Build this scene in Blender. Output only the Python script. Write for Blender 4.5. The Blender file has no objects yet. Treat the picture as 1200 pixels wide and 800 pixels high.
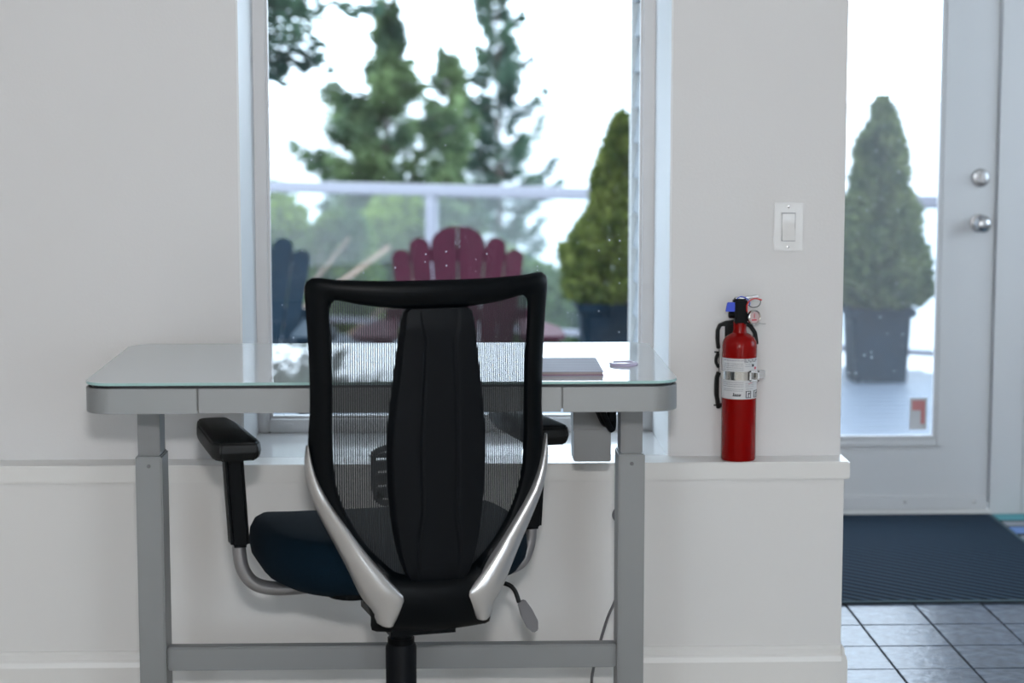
import bpy, bmesh, math, random
from mathutils import Vector, Matrix, noise
from math import sin, cos, pi, radians, sqrt, atan

S = bpy.context.scene
COL = S.collection

# ------------------------------------------------------------------ camera
cd = bpy.data.cameras.new('camera'); cam = bpy.data.objects.new('camera', cd); COL.objects.link(cam)
cd.sensor_width = 36.0; cd.lens = 72.0; cd.clip_start = .05; cd.clip_end = 20000
PITCH = atan(287/2400.0); YAW = atan(77/2400.0)
cam.location = (0, 0, 1.43); cam.rotation_euler = (pi/2 - PITCH, 0, -YAW)
cd.dof.use_dof = True; cd.dof.focus_distance = 4.55; cd.dof.aperture_fstop = 3.0
S.camera = cam
# ------------------------------------------------------------------ exposure
S.view_settings.view_transform = 'Standard'; S.view_settings.look = 'None'
S.view_settings.gamma = 1; S.view_settings.use_curve_mapping = False
S.view_settings.exposure = 0.0
# ------------------------------------------------------------------ world: bright overcast sky
W = bpy.data.worlds.new('overcast_sky'); S.world = W; W.use_nodes = True
nt = W.node_tree; nt.nodes.clear()
wo = nt.nodes.new('ShaderNodeOutputWorld'); wb = nt.nodes.new('ShaderNodeBackground')
tc = nt.nodes.new('ShaderNodeTexCoord'); sx = nt.nodes.new('ShaderNodeSeparateXYZ'); cr = nt.nodes.new('ShaderNodeValToRGB')
nt.links.new(tc.outputs['Generated'], sx.inputs[0]); nt.links.new(sx.outputs['Z'], cr.inputs[0])
cr.color_ramp.elements[0].position = 0.0; cr.color_ramp.elements[0].color = (.70, .84, 1.0, 1)
cr.color_ramp.elements[1].position = .5; cr.color_ramp.elements[1].color = (.74, .86, 1.0, 1)
nt.links.new(cr.outputs[0], wb.inputs[0]); wb.inputs[1].default_value = 6.0
nt.links.new(wb.outputs[0], wo.inputs[0])

def area(name, loc, rot, sx_, sy_, power, color):
    l = bpy.data.lights.new(name, 'AREA'); l.shape = 'RECTANGLE'; l.size = sx_; l.size_y = sy_; l.energy = power; l.color = color
    o = bpy.data.objects.new(name, l); COL.objects.link(o); o.location = loc; o.rotation_euler = rot
    return o
# soft frontal fill for the room, added behind the camera at invented windows
area('rear_fill_left', (-2.0, -2.3, 1.25), (radians(90), 0, radians(-12)), 1.1, 1.9, 12, (1.0, .955, .90))
area('rear_fill_right', (2.3, -2.3, 1.25), (radians(90), 0, radians(14)), 1.3, 1.9, 12, (1.0, .955, .90))
# the photographer's flash, just above the lens
area('camera_flash', (0.03, -.12, 1.80), (radians(83), 0, radians(-2)), .16, .10, 57, (1.0, .982, .972))
# weak overhead fill, added; no such lamp is in view
area('overhead_fill_light', (-.2, 1.9, 2.62), (0, 0, 0), .5, .5, 3, (1.0, .95, .89))

# ------------------------------------------------------------------ materials
def mat(name, color, rough=.5, metal=0., bump=0., bscale=200., var=0., vscale=5., spec=.5, coat=0., ior=None, stretch=None):
    m = bpy.data.materials.new(name); m.use_nodes = True
    n = m.node_tree; b = n.nodes['Principled BSDF']
    b.inputs['Base Color'].default_value = (*color, 1); b.inputs['Roughness'].default_value = rough
    b.inputs['Metallic'].default_value = metal; b.inputs['Specular IOR Level'].default_value = spec
    b.inputs['Coat Weight'].default_value = coat
    if ior: b.inputs['IOR'].default_value = ior
    if bump or var:
        t = n.nodes.new('ShaderNodeTexCoord'); src = t.outputs['Object']
        if stretch:
            mp = n.nodes.new('ShaderNodeMapping'); mp.inputs['Scale'].default_value = stretch
            n.links.new(src, mp.inputs[0]); src = mp.outputs[0]
    if bump:
        z = n.nodes.new('ShaderNodeTexNoise'); z.inputs['Scale'].default_value = bscale; z.inputs['Detail'].default_value = 3
        bp = n.nodes.new('ShaderNodeBump'); bp.inputs['Strength'].default_value = bump; bp.inputs['Distance'].default_value = .002
        n.links.new(src, z.inputs['Vector']); n.links.new(z.outputs['Fac'], bp.inputs['Height']); n.links.new(bp.outputs[0], b.inputs['Normal'])
    if var:
        z = n.nodes.new('ShaderNodeTexNoise'); z.inputs['Scale'].default_value = vscale; z.inputs['Detail'].default_value = 6
        r = n.nodes.new('ShaderNodeValToRGB')
        r.color_ramp.elements[0].position = .3; r.color_ramp.elements[1].position = .7
        r.color_ramp.elements[0].color = (*[max(0, c*(1-var)) for c in color], 1)
        r.color_ramp.elements[1].color = (*[min(1, c*(1+var)) for c in color], 1)
        n.links.new(src, z.inputs['Vector']); n.links.new(z.outputs['Fac'], r.inputs[0]); n.links.new(r.outputs[0], b.inputs['Base Color'])
    return m

M = {}
M['wall'] = mat('wall_paint', (.66, .655, .655), .6, bump=.15, bscale=140, spec=.3)
M['lower'] = mat('lower_wall_paint', (.69, .685, .675), .45, bump=.08, bscale=90, spec=.4)
M['trim'] = mat('trim_paint', (.71, .705, .69), .3, bump=.05, bscale=40)
M['sill'] = mat('sill_gloss_paint', (.76, .77, .78), .12)
M['liner'] = mat('liner_paint', (.72, .73, .74), .45)
M['vinyl'] = mat('window_vinyl', (.66, .66, .67), .35)
M['door'] = mat('door_paint', (.61, .61, .615), .35, bump=.04, bscale=60)
M['ceiling'] = mat('ceiling_paint', (.8, .79, .77), .8, bump=.3, bscale=80)
M['carpet'] = mat('carpet_beige', (.58, .54, .49), .95, bump=.6, bscale=400, var=.15, vscale=60)
M['grout'] = mat('grout', (.05, .05, .055), .8, bump=.4, bscale=300)
M['tile'] = mat('slate_tile', (.11, .135, .18), .28, spec=.38, bump=1.0, bscale=30, var=.5, vscale=26)
M['tile2'] = mat('slate_tile_dark', (.095, .12, .16), .30, spec=.38, bump=1.0, bscale=34, var=.5, vscale=22)
M['alu'] = mat('desk_aluminium', (.235, .245, .25), .42, metal=.35, bump=.03, bscale=300, stretch=(.1, 1, 1))
M['alu2'] = mat('brushed_steel', (.19, .195, .20), .42, metal=.4, bump=.1, bscale=200, stretch=(1, 1, .03))
M['dark'] = mat('dark_gap', (.015, .016, .02), .6)
M['glasstop'] = mat('back_painted_glass', (.52, .55, .57), .012, ior=1.7, spec=.5)
M['glassedge'] = mat('glass_edge_green', (.30, .47, .46), .15, coat=.3)
M['blackp'] = mat('black_plastic', (.001, .002, .003), .42, spec=.10, bump=.05, bscale=500)
M['blackg'] = mat('black_gloss_plastic', (.0015, .0025, .003), .42, spec=.2)
M['blackm'] = mat('black_matte_plastic', (.0016, .0028, .0045), .55, bump=.06, bscale=600, spec=.14)
M['silver'] = mat('silver_lacquer', (.50, .50, .50), .28, metal=.75)
M['tube'] = mat('grey_steel_tube', (.28, .28, .29), .3, metal=.7)
M['seat'] = mat('navy_fabric', (.0012, .0075, .0145), .95, spec=.1, bump=.5, bscale=900, var=.2, vscale=300)
M['mesh'] = mat('mesh_thread', (.004, .007, .010), .6)
M['red'] = mat('red_enamel', (.215, .0012, .0008), .22, coat=.03, spec=.16, var=.08, vscale=12, stretch=(1, 1, .1))
M['label'] = mat('label_paper', (.56, .56, .57), .4)
M['ink'] = mat('ink', (.02, .02, .025), .5)
M['greyink'] = mat('grey_ink', (.22, .23, .26), .5)
M['redink'] = mat('red_ink', (.55, .03, .06), .5)
M['chrome'] = mat('chrome', (.62, .61, .58), .16, metal=1)
M['nickel'] = mat('satin_nickel', (.48, .48, .49), .25, metal=1)
M['blue'] = mat('blue_plastic', (.01, .05, .55), .35)
M['redplastic'] = mat('red_plastic', (.55, .02, .02), .35)
M['dial'] = mat('gauge_dial', (.55, .42, .42), .3)
M['switch'] = mat('switch_plastic', (.68, .675, .67), .22)
M['mat'] = mat('mat_fibre', (.018, .030, .045), .85, bump=.5, bscale=500, var=.3, vscale=40)
M['teal'] = mat('teal_wool', (.10, .34, .38), .9, bump=.5, bscale=300)
M['greyw'] = mat('grey_wool', (.28, .29, .31), .9, bump=.5, bscale=300)
M['bluew'] = mat('blue_wool', (.14, .24, .50), .9, bump=.5, bscale=300)
M['navyw'] = mat('dark_wool', (.02, .03, .04), .9, bump=.5, bscale=300)
M['paperpage'] = mat('magazine_pages', (.30, .26, .26), .6)
M['cover'] = mat('magazine_cover', (.30, .31, .38), .6, spec=.2, var=.12, vscale=14, stretch=(.3, 3, 1))
M['spine'] = mat('magazine_spine', (.20, .10, .16), .4)
M['coaster'] = mat('coaster_glaze', (.42, .38, .52), .15)
M['siding'] = mat('siding_paint', (.15, .165, .18), .6, bump=.15, bscale=60)
M['deck'] = mat('deck_boards', (.085, .105, .135), .5, spec=.25, bump=.5, bscale=30, var=.25, vscale=6, stretch=(.4, 4, 1))
M['rail'] = mat('white_aluminium', (.22, .22, .26), .4)
M['maroon'] = mat('maroon_paint', (.034, .0028, .011), .6, spec=.12, bump=.3, bscale=30, var=.15, vscale=15)
M['navy'] = mat('navy_paint', (.003, .012, .022), .6, spec=.12, bump=.3, bscale=30, var=.15, vscale=15)
M['pot'] = mat('dark_blue_glaze', (.002, .009, .017), .7, spec=.08, var=.3, vscale=8, bump=.2, bscale=20)
M['soil'] = mat('soil', (.03, .02, .015), .95, bump=1, bscale=80)
M['bark'] = mat('bark', (.08, .055, .05), .9, bump=1, bscale=20, var=.3, vscale=8)
M['dead'] = mat('bare_wood', (.24, .15, .11), .9, bump=.6, bscale=20, var=.2, vscale=8)
M['hill'] = mat('hillside_ground', (.09, .13, .07), .95, bump=1, bscale=3, var=.4, vscale=1)
M['sea'] = mat('hazy_sea', (.165, .195, .22), .3, bump=.6, bscale=.35, var=.12, vscale=.02)
M['cable'] = mat('grey_cable', (.14, .14, .15), .5)

def leafmat(name, c1, c2, scale):
    m = bpy.data.materials.new(name); m.use_nodes = True
    n = m.node_tree; n.nodes.clear(); out = n.nodes.new('ShaderNodeOutputMaterial')
    t = n.nodes.new('ShaderNodeTexCoord'); z = n.nodes.new('ShaderNodeTexNoise'); z.inputs['Scale'].default_value = scale; z.inputs['Detail'].default_value = 4
    r = n.nodes.new('ShaderNodeValToRGB'); r.color_ramp.elements[0].position = .36; r.color_ramp.elements[1].position = .64
    r.color_ramp.elements[0].color = (*c1, 1); r.color_ramp.elements[1].color = (*c2, 1)
    n.links.new(t.outputs['Object'], z.inputs['Vector']); n.links.new(z.outputs['Fac'], r.inputs[0])
    d = n.nodes.new('ShaderNodeBsdfDiffuse'); tr = n.nodes.new('ShaderNodeBsdfTranslucent'); mx = n.nodes.new('ShaderNodeMixShader'); mx.inputs[0].default_value = .4
    n.links.new(r.outputs[0], d.inputs[0]); n.links.new(r.outputs[0], tr.inputs[0]); n.links.new(d.outputs[0], mx.inputs[1]); n.links.new(tr.outputs[0], mx.inputs[2])
    n.links.new(mx.outputs[0], out.inputs[0]); return m
M['needles'] = leafmat('needles_green', (.045, .075, .055), (.17, .235, .11), 1.6)
M['needles2'] = leafmat('needles_blue_green', (.03, .06, .055), (.10, .165, .11), 1.6)
M['cypress'] = leafmat('cypress_green', (.045, .07, .018), (.17, .20, .055), 9)
M['cypress2'] = leafmat('cypress_grey_green', (.05, .075, .04), (.14, .17, .075), 9)
M['broad'] = leafmat('broadleaf_green', (.04, .075, .03), (.20, .27, .06), 1.4)

def glassmat(name, tint, haze):
    m = bpy.data.materials.new(name); m.use_nodes = True
    n = m.node_tree; n.nodes.clear(); out = n.nodes.new('ShaderNodeOutputMaterial')
    tr = n.nodes.new('ShaderNodeBsdfTransparent'); tr.inputs[0].default_value = (*tint, 1)
    g = n.nodes.new('ShaderNodeBsdfGlossy'); g.inputs['Roughness'].default_value = .0
    fr = n.nodes.new('ShaderNodeFresnel'); gm = n.nodes.new('ShaderNodeNewGeometry')
    io_ = n.nodes.new('ShaderNodeMath'); io_.operation = 'MULTIPLY_ADD'; io_.inputs[1].default_value = 1/1.35-1.35; io_.inputs[2].default_value = 1.35
    n.links.new(gm.outputs['Backfacing'], io_.inputs[0]); n.links.new(io_.outputs[0], fr.inputs[0])   # same reflectance leaving the pane as entering it
    mx = n.nodes.new('ShaderNodeMixShader'); n.links.new(fr.outputs[0], mx.inputs[0]); n.links.new(tr.outputs[0], mx.inputs[1]); n.links.new(g.outputs[0], mx.inputs[2])
    if haze:   # dried water specks, plus an even haze mixed into the glass
        t = n.nodes.new('ShaderNodeTexCoord'); v = n.nodes.new('ShaderNodeTexVoronoi'); v.voronoi_dimensions = '2D'; v.inputs['Scale'].default_value = 38
        sp = n.nodes.new('ShaderNodeSeparateXYZ'); cb_ = n.nodes.new('ShaderNodeCombineXYZ'); n.links.new(t.outputs['Object'], sp.inputs[0]); n.links.new(sp.outputs[0], cb_.inputs[0]); n.links.new(sp.outputs[2], cb_.inputs[1])
        n.links.new(cb_.outputs[0], v.inputs['Vector'])
        z = n.nodes.new('ShaderNodeTexNoise'); z.inputs['Scale'].default_value = 5; n.links.new(t.outputs['Object'], z.inputs['Vector'])
        wn = n.nodes.new('ShaderNodeSeparateColor'); n.links.new(v.outputs['Color'], wn.inputs[0])
        # speck radius per cell: only some cells carry one
        a = n.nodes.new('ShaderNodeMath'); a.operation = 'MULTIPLY_ADD'; a.inputs[1].default_value = .26; a.inputs[2].default_value = -.19
        n.links.new(wn.outputs[0], a.inputs[0])
        b = n.nodes.new('ShaderNodeMath'); b.operation = 'LESS_THAN'; n.links.new(v.outputs['Distance'], b.inputs[0]); n.links.new(a.outputs[0], b.inputs[1])
        c = n.nodes.new('ShaderNodeMath'); c.operation = 'MULTIPLY'; n.links.new(b.outputs[0], c.inputs[0]); n.links.new(z.outputs['Fac'], c.inputs[1])
        e = n.nodes.new('ShaderNodeMath'); e.operation = 'MULTIPLY_ADD'; e.inputs[1].default_value = 1.0; e.inputs[2].default_value = haze
        n.links.new(c.outputs[0], e.inputs[0])
        d = n.nodes.new('ShaderNodeBsdfTranslucent'); d.inputs[0].default_value = (.8, .85, .9, 1)
        d2 = n.nodes.new('ShaderNodeBsdfDiffuse'); d2.inputs[0].default_value = (.8, .82, .85, 1)
        dm = n.nodes.new('ShaderNodeMixShader'); dm.inputs[0].default_value = .5; n.links.new(d.outputs[0], dm.inputs[1]); n.links.new(d2.outputs[0], dm.inputs[2])
        m2 = n.nodes.new('ShaderNodeMixShader'); n.links.new(e.outputs[0], m2.inputs[0]); n.links.new(mx.outputs[0], m2.inputs[1]); n.links.new(dm.outputs[0], m2.inputs[2])
        mx = m2
    n.links.new(mx.outputs[0], out.inputs[0]); return m
M['glass'] = glassmat('window_glass', (.97, .985, .98), .003)
M['doorglass'] = glassmat('door_glass', (.97, .98, .985), .04)
M['railglass'] = glassmat('railing_glass', (.93, .955, .965), .015)

# ------------------------------------------------------------------ mesh helpers
def add_box(bm, x0, x1, y0, y1, z0, z1, bev=0., mtx=None):
    t = bmesh.new()
    bmesh.ops.create_cube(t, size=1)
    for v in t.verts:
        v.co = Vector(((x0+x1)/2 + v.co.x*(x1-x0), (y0+y1)/2 + v.co.y*(y1-y0), (z0+z1)/2 + v.co.z*(z1-z0)))
    if bev: bmesh.ops.bevel(t, geom=t.edges[:], offset=bev, segments=2, affect='EDGES')
    merge(bm, t, mtx)
def merge(bm, t, mtx=None):
    if mtx: t.transform(mtx)
    me = bpy.data.meshes.new('tmp'); t.to_mesh(me); t.free(); bm.from_mesh(me); bpy.data.meshes.remove(me)
def add_tube(bm, pts, r, seg=12, caps=True, flat=1.0):
    pts = [Vector(p) for p in pts]; n = len(pts)
    rr = r if isinstance(r, (list, tuple)) else [r]*n
    rings = []; prev = None
    for i, p in enumerate(pts):
        d = (pts[min(i+1, n-1)] - pts[max(i-1, 0)]).normalized()
        if prev is None:
            a = Vector((0, 0, 1)) if abs(d.z) < .9 else Vector((1, 0, 0)); u = d.cross(a).normalized()
        else:
            u = (prev - d*prev.dot(d)).normalized()
        prev = u; w = d.cross(u)
        rings.append([bm.verts.new(p + u*cos(2*pi*k/seg)*rr[i] + w*sin(2*pi*k/seg)*rr[i]*flat) for k in range(seg)])
    for a, b in zip(rings, rings[1:]):
        for k in range(seg): bm.faces.new((a[k], a[(k+1) % seg], b[(k+1) % seg], b[k]))
    if caps: bm.faces.new(rings[0][::-1]); bm.faces.new(rings[-1])
def smooth_path(pts, n=8):
    P = [Vector(p) for p in pts]; P = [P[0]] + P + [P[-1]]; out = []
    for i in range(1, len(P)-2):
        a, b, c, d = P[i-1:i+3]
        for k in range(n):
            t = k/n
            out.append(.5*((2*b) + (c-a)*t + (2*a-5*b+4*c-d)*t*t + (3*b-a-3*c+d)*t**3))
    out.append(P[-2]); return out
def add_lathe(bm, prof, cx=0, cy=0, seg=32, mtx=None):
    t = bmesh.new(); rings = []
    for r, z in prof: rings.append([t.verts.new((cx + max(r, 1e-5)*cos(2*pi*k/seg), cy + max(r, 1e-5)*sin(2*pi*k/seg), z)) for k in range(seg)])
    for a, b in zip(rings, rings[1:]):
        for k in range(seg): t.faces.new((a[k], a[(k+1) % seg], b[(k+1) % seg], b[k]))
    t.faces.new(rings[0][::-1]); t.faces.new(rings[-1])
    bmesh.ops.remove_doubles(t, verts=t.verts[:], dist=1e-5)
    merge(bm, t, mtx)
def add_prism(bm, poly, a, b, axis='y', bev=0., mtx=None):
    """poly: list of 2D points; extruded from a to b along axis."""
    t = bmesh.new()
    def P(p, d):
        if axis == 'y': return (p[0], d, p[1])
        if axis == 'z': return (p[0], p[1], d)
        return (d, p[0], p[1])
    A = [t.verts.new(P(p, a)) for p in poly]; B = [t.verts.new(P(p, b)) for p in poly]
    t.faces.new(A); t.faces.new(B[::-1])
    n = len(poly)
    for i in range(n): t.faces.new((A[i], B[i], B[(i+1) % n], A[(i+1) % n]))
    bmesh.ops.recalc_face_normals(t, faces=t.faces[:])
    if bev: bmesh.ops.bevel(t, geom=[e for e in t.edges], offset=bev, segments=2, affect='EDGES')
    merge(bm, t, mtx)
def obj(name, bm, m, parent=None, smooth=False, loc=None):
    bmesh.ops.recalc_face_normals(bm, faces=bm.faces[:])
    me = bpy.data.meshes.new(name); bm.to_mesh(me); bm.free()
    for mm in (m if isinstance(m, (list, tuple)) else [m]): me.materials.append(mm)
    if smooth:
        for p in me.polygons: p.use_smooth = True
        try: me.set_sharp_from_angle(angle=radians(40))
        except Exception: pass
    o = bpy.data.objects.new(name, me); COL.objects.link(o)
    if parent is not None: o.parent = parent
    if loc: o.location = loc
    return o
def part_box(name, parent, m, x0, x1, y0, y1, z0, z1, bev=0.):
    bm = bmesh.new(); add_box(bm, x0, x1, y0, y1, z0, z1, bev); return obj(name, bm, m, parent, smooth=bool(bev))
def empty(name, loc, rz=0.):
    o = bpy.data.objects.new(name, None); COL.objects.link(o); o.location = loc; o.rotation_euler = (0, 0, rz); o.empty_display_size = .05; return o
def tag(o, label, cat, group=None):
    o['label'] = label; o['category'] = cat
    if group: o['group'] = group
    return o
def struct(o): o['kind'] = 'structure'; return o
def copy_child(src, parent):
    c = src.copy(); COL.objects.link(c); c.parent = parent; return c

# ================================================================== SETTING
YW = 4.85      # face of the upper window wall
LZ = .57       # top of the ledge
ZC = 2.68      # ceiling
WX0, WX1 = -.49, .536   # window reveal
WTOP = 2.32
XE = .948      # end of the window wall
YD = 6.88      # door wall

bm = bmesh.new()
add_box(bm, -2.7, WX0, YW, 5.32, LZ, ZC)
add_box(bm, WX1, XE, YW, 5.32, LZ, ZC)
add_box(bm, WX0, WX1, YW, 5.32, WTOP, ZC)
wn = struct(obj('wall_north', bm, M['wall']))
bm = bmesh.new(); add_box(bm, -2.7, XE-.004, YW-.075, 5.32, 0, LZ-.04)
struct(obj('wall_north_lower', bm, M['lower']))
# ledge cap along the wall, wrapping its free end
bm = bmesh.new()
add_box(bm, -2.7, XE+.008, YW-.087, YW+.02, LZ-.042, LZ, .0025)
struct(obj('trim_ledge', bm, M['trim']))
bm = bmesh.new()
add_box(bm, XE-.02, XE+.008, YW+.021, 5.32, LZ-.042, LZ, .0025)
struct(obj('trim_ledge_end', bm, M['trim']))
# baseboard with a stepped top
def baseboard(name, poly, a, b, axis):
    bm = bmesh.new(); add_prism(bm, poly, a, b, axis); return struct(obj(name, bm, M['trim']))
yb = YW-.075
baseboard('baseboard_north', [(yb, 0), (yb-.016, 0), (yb-.016, .085), (yb-.013, .097), (yb-.009, .103), (yb-.008, .115), (yb-.004, .121), (yb, .122)], -2.7, XE-.004, 'x')
bm = bmesh.new(); add_prism(bm, [(XE-.004, 0), (XE+.010, 0), (XE+.010, .085), (XE+.007, .097), (XE+.003, .103), (XE+.002, .118), (XE-.004, .122)], yb-.016, YD, 'y')
struct(obj('baseboard_entry_west', bm, M['trim']))

# window
win = struct(empty('window_1', (0, 5.23, LZ)))
def wbox(name, m, x0, x1, y0, y1, z0, z1, bev=0., par=win):
    return part_box(name, par, M[m], x0, x1, y0-5.23, y1-5.23, z0-LZ, z1-LZ, bev)
for x0, x1 in ((WX0, WX0+.005), (WX1-.005, WX1)): wbox('window_liner', 'liner', x0, x1, YW+.003, 5.225, LZ, WTOP)
wbox('window_sill', 'sill', WX0, WX1, YW+.021, 5.32, LZ-.03, LZ)
def ring(x0, x1, z0, z1, w, y0, y1, bev):
    bm = bmesh.new()
    add_box(bm, x0, x0+w, y0, y1, z0, z1, bev); add_box(bm, x1-w, x1, y0, y1, z0, z1, bev)
    add_box(bm, x0+w, x1-w, y0, y1, z0, z0+w, bev); add_box(bm, x0+w, x1-w, y0, y1, z1-w, z1, bev)
    return bm
o = obj('window_frame', ring(WX0, WX1, LZ, WTOP, .034, 5.225, 5.32, .003), M['vinyl'], win, True, (0, -5.23, -LZ))
o2 = obj('glazing_bead', ring(WX0+.034, WX1-.034, LZ+.034, WTOP-.034, .006, 5.25, 5.275, .001), M['vinyl'], win, True, (0, -5.23, -LZ))
wbox('glass_pane', 'glass', WX0+.036, WX1-.036, 5.262, 5.265, LZ+.036, WTOP-.036)
wbox('weep_cover', 'vinyl', WX0+.055, WX0+.095, 5.222, 5.226, LZ+.018, LZ+.024, .001)

# entry bump-out: west wall (thick, sided outside), door wall, east wall
part_wallW = bmesh.new(); add_box(part_wallW, .665, XE-.004, 5.32, YD+.15, -.3, ZC)
ww = struct(obj('wall_entry_west', part_wallW, M['wall']))
bmS = bmesh.new()
add_prism(bmS, [(.665, 0), (.640, 0), (.640, .010), (.660, .125), (.665, .125)], 5.34, YD+.135, 'y')
b0 = obj('siding_board', bmS, M['siding'], ww); b0.location.z = -.26
for k in range(1, 25):
    c = copy_child(b0, ww); c.location.z = -.26 + .118*k
bm = bmesh.new(); add_box(bm, .631, .668, YD+.135, YD+.175, -.3, ZC, .002); struct(obj('trim_outer_corner', bm, M['trim']))
DX0, DX1 = .952, 1.868     # door leaf
bm = bmesh.new()
add_box(bm, DX1+.012, 3.3, YD+.0, YD+.15, -.3, ZC); add_box(bm, XE-.004, DX1+.012, YD, YD+.15, 2.08, ZC)
struct(obj('wall_entry_north', bm, M['wall']))
bm = bmesh.new(); add_box(bm, 3.3, 3.42, -2.4, 4.3, -.3, ZC); add_box(bm, 3.3, 3.42, 6.5, YD+.15, -.3, ZC)
add_box(bm, 3.3, 3.42, 4.3, 6.5, -.3, .95); add_box(bm, 3.3, 3.42, 4.3, 6.5, 2.05, ZC); struct(obj('wall_east', bm, M['wall']))
w3 = struct(empty('added_window_3', (3.36, 5.4, .95)))  # unseen side window, added so more daylight reaches the door and tiles
for y0, y1, z0, z1 in ((-1.1, -1.05, 0, 1.1), (1.05, 1.1, 0, 1.1), (-1.05, 1.05, 0, .05), (-1.05, 1.05, 1.05, 1.1)): part_box('window_frame', w3, M['vinyl'], -.04, .04, y0, y1, z0, z1, .003)
part_box('glass_pane', w3, M['glass'], -.002, .002, -1.05, 1.05, .05, 1.05)
bm = bmesh.new(); add_box(bm, -2.82, -2.7, -2.4, 5.32, 0, ZC); struct(obj('wall_west', bm, M['wall']))
bm = bmesh.new()
add_box(bm, -2.7, 3.3, -2.52, -2.4, 0, .5); add_box(bm, -2.7, 3.3, -2.52, -2.4, 2.5, ZC)
for q in ((-2.7, -2.6), (-1.4, 1.6), (3.0, 3.3)): add_box(bm, q[0], q[1], -2.52, -2.4, .5, 2.5)
struct(obj('wall_south', bm, M['wall']))
for nm, xc, hw in (('added_window_2', -2.0, .6), ('added_window_4', 2.3, .7)):  # unseen rear windows, added to bring fill light into the room
    w2 = struct(empty(nm, (xc, -2.46, .5)))
    for q in ((-hw, -hw+.06, 0, 2), (hw-.06, hw, 0, 2), (-hw+.06, hw-.06, 0, .06), (-hw+.06, hw-.06, 1.94, 2)): part_box('window_frame', w2, M['vinyl'], q[0], q[1], -.05, .05, q[2], q[3], .003)
    part_box('glass_pane', w2, M['glass'], -hw+.06, hw-.06, -.003, .003, .06, 1.94)
bm = bmesh.new(); add_box(bm, -2.82, 3.42, -2.52, YD+.15, ZC, ZC+.12); struct(obj('ceiling', bm, M['ceiling']))
# floors
bm = bmesh.new(); add_box(bm, -2.7, XE, -2.4, 5.32, -.06, 0.0); add_box(bm, XE, 3.3, -2.4, 3.62, -.06, 0.0)
struct(obj('floor', bm, M['carpet']))
bm = bmesh.new(); add_box(bm, XE, 3.3, 3.62, YD, -.06, -.004)
ft = struct(obj('floor_entry', bm, M['grout']))
TX, TY = .1945, .2165
tm = []
for kk in ('tile', 'tile2', 'tile'):
    b = bmesh.new(); add_box(b, -TX/2+.0028, TX/2-.0028, -TY/2+.0028, TY/2-.0028, -.006, .001, .0012)
    ob = obj('tile', b, M[kk], ft, True); tm.append(ob)
random.seed(3)
cols = [1.126 + TX*(i-1) + TX/2 for i in range(0, 13)]
first = 3
for j in range(17):
    yc = 5.632 + TY*6 - TY*j - TY/2
    for i, xc in enumerate(cols):
        x0, x1, y0, y1 = max(xc-TX/2, XE+.001), min(xc+TX/2, 3.299), max(yc-TY/2, 3.621), min(yc+TY/2, YD-.001)
        if x1-x0 < .015 or y1-y0 < .015: continue
        if x1-x0 < TX-.001 or y1-y0 < TY-.001:   # tile cut to fit the edge
            b = bmesh.new(); add_box(b, x0+.0028, x1-.0028, y0+.0028, y1-.0028, -.006, .001, .0012)
            obj('tile', b, M['tile'], ft, True); continue
        if first > 0:
            c = tm[first-1]; first -= 1
        else: c = copy_child(random.choice(tm), ft)
        c.location = (xc, yc, random.uniform(-.0006, .0006)); c.rotation_euler = (random.uniform(-.003, .003), random.uniform(-.003, .003), 0)

# door
door = struct(empty('door_1', (DX0, YD, 0)))
def dbox(name, m, x0, x1, y0, y1, z0, z1, bev=0., par=door):
    return part_box(name, par, M[m], x0-DX0, x1-DX0, y0-YD, y1-YD, z0, z1, bev)
GX0, GX1, GZ0, GZ1 = 1.14, 1.668, .272, 1.93
bm = bmesh.new()
for q in ((DX0, GX0, .036, 2.06), (GX1, DX1-.012, .036, 2.06), (GX0, GX1, .036, GZ0), (GX0, GX1, GZ1, 2.06)):
    add_box(bm, q[0]-DX0, q[1]-DX0, .0, .042, q[2], q[3])
obj('door_leaf', bm, M['door'], door)
o = obj('glass_moulding', ring(GX0-.034-DX0, GX1+.034-DX0, GZ0-.032, GZ1+.032, .030, -.010, .012, .004), M['door'], door, True)
o = obj('glass_bead', ring(GX0-.006-DX0, GX1+.006-DX0, GZ0-.006, GZ1+.006, .012, -.006, .010, .002), M['door'], o, True)
dbox('glass_pane', 'doorglass', GX0, GX1, YD+.018, YD+.023, GZ0, GZ1)
sw = dbox('door_sweep', 'door', DX0+.004, DX1-.014, YD-.010, YD+.0, .022, .066, .002)
for x in (1.33, 1.57, 1.81):
    bm = bmesh.new(); add_lathe(bm, [(.004, 0), (.004, .002), (.001, .003)], mtx=Matrix.Translation((x-DX0, -.010, .048)) @ Matrix.Rotation(pi/2, 4, 'X')); obj('screw', bm, M['nickel'], sw)
dbox('sweep_rubber', 'dark', DX0+.004, DX1-.014, YD-.008, YD+.0, .019, .0235)
th = dbox('threshold', 'trim', DX0, DX1, YD-.02, YD+.14, -.004, .022, .003)
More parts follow.
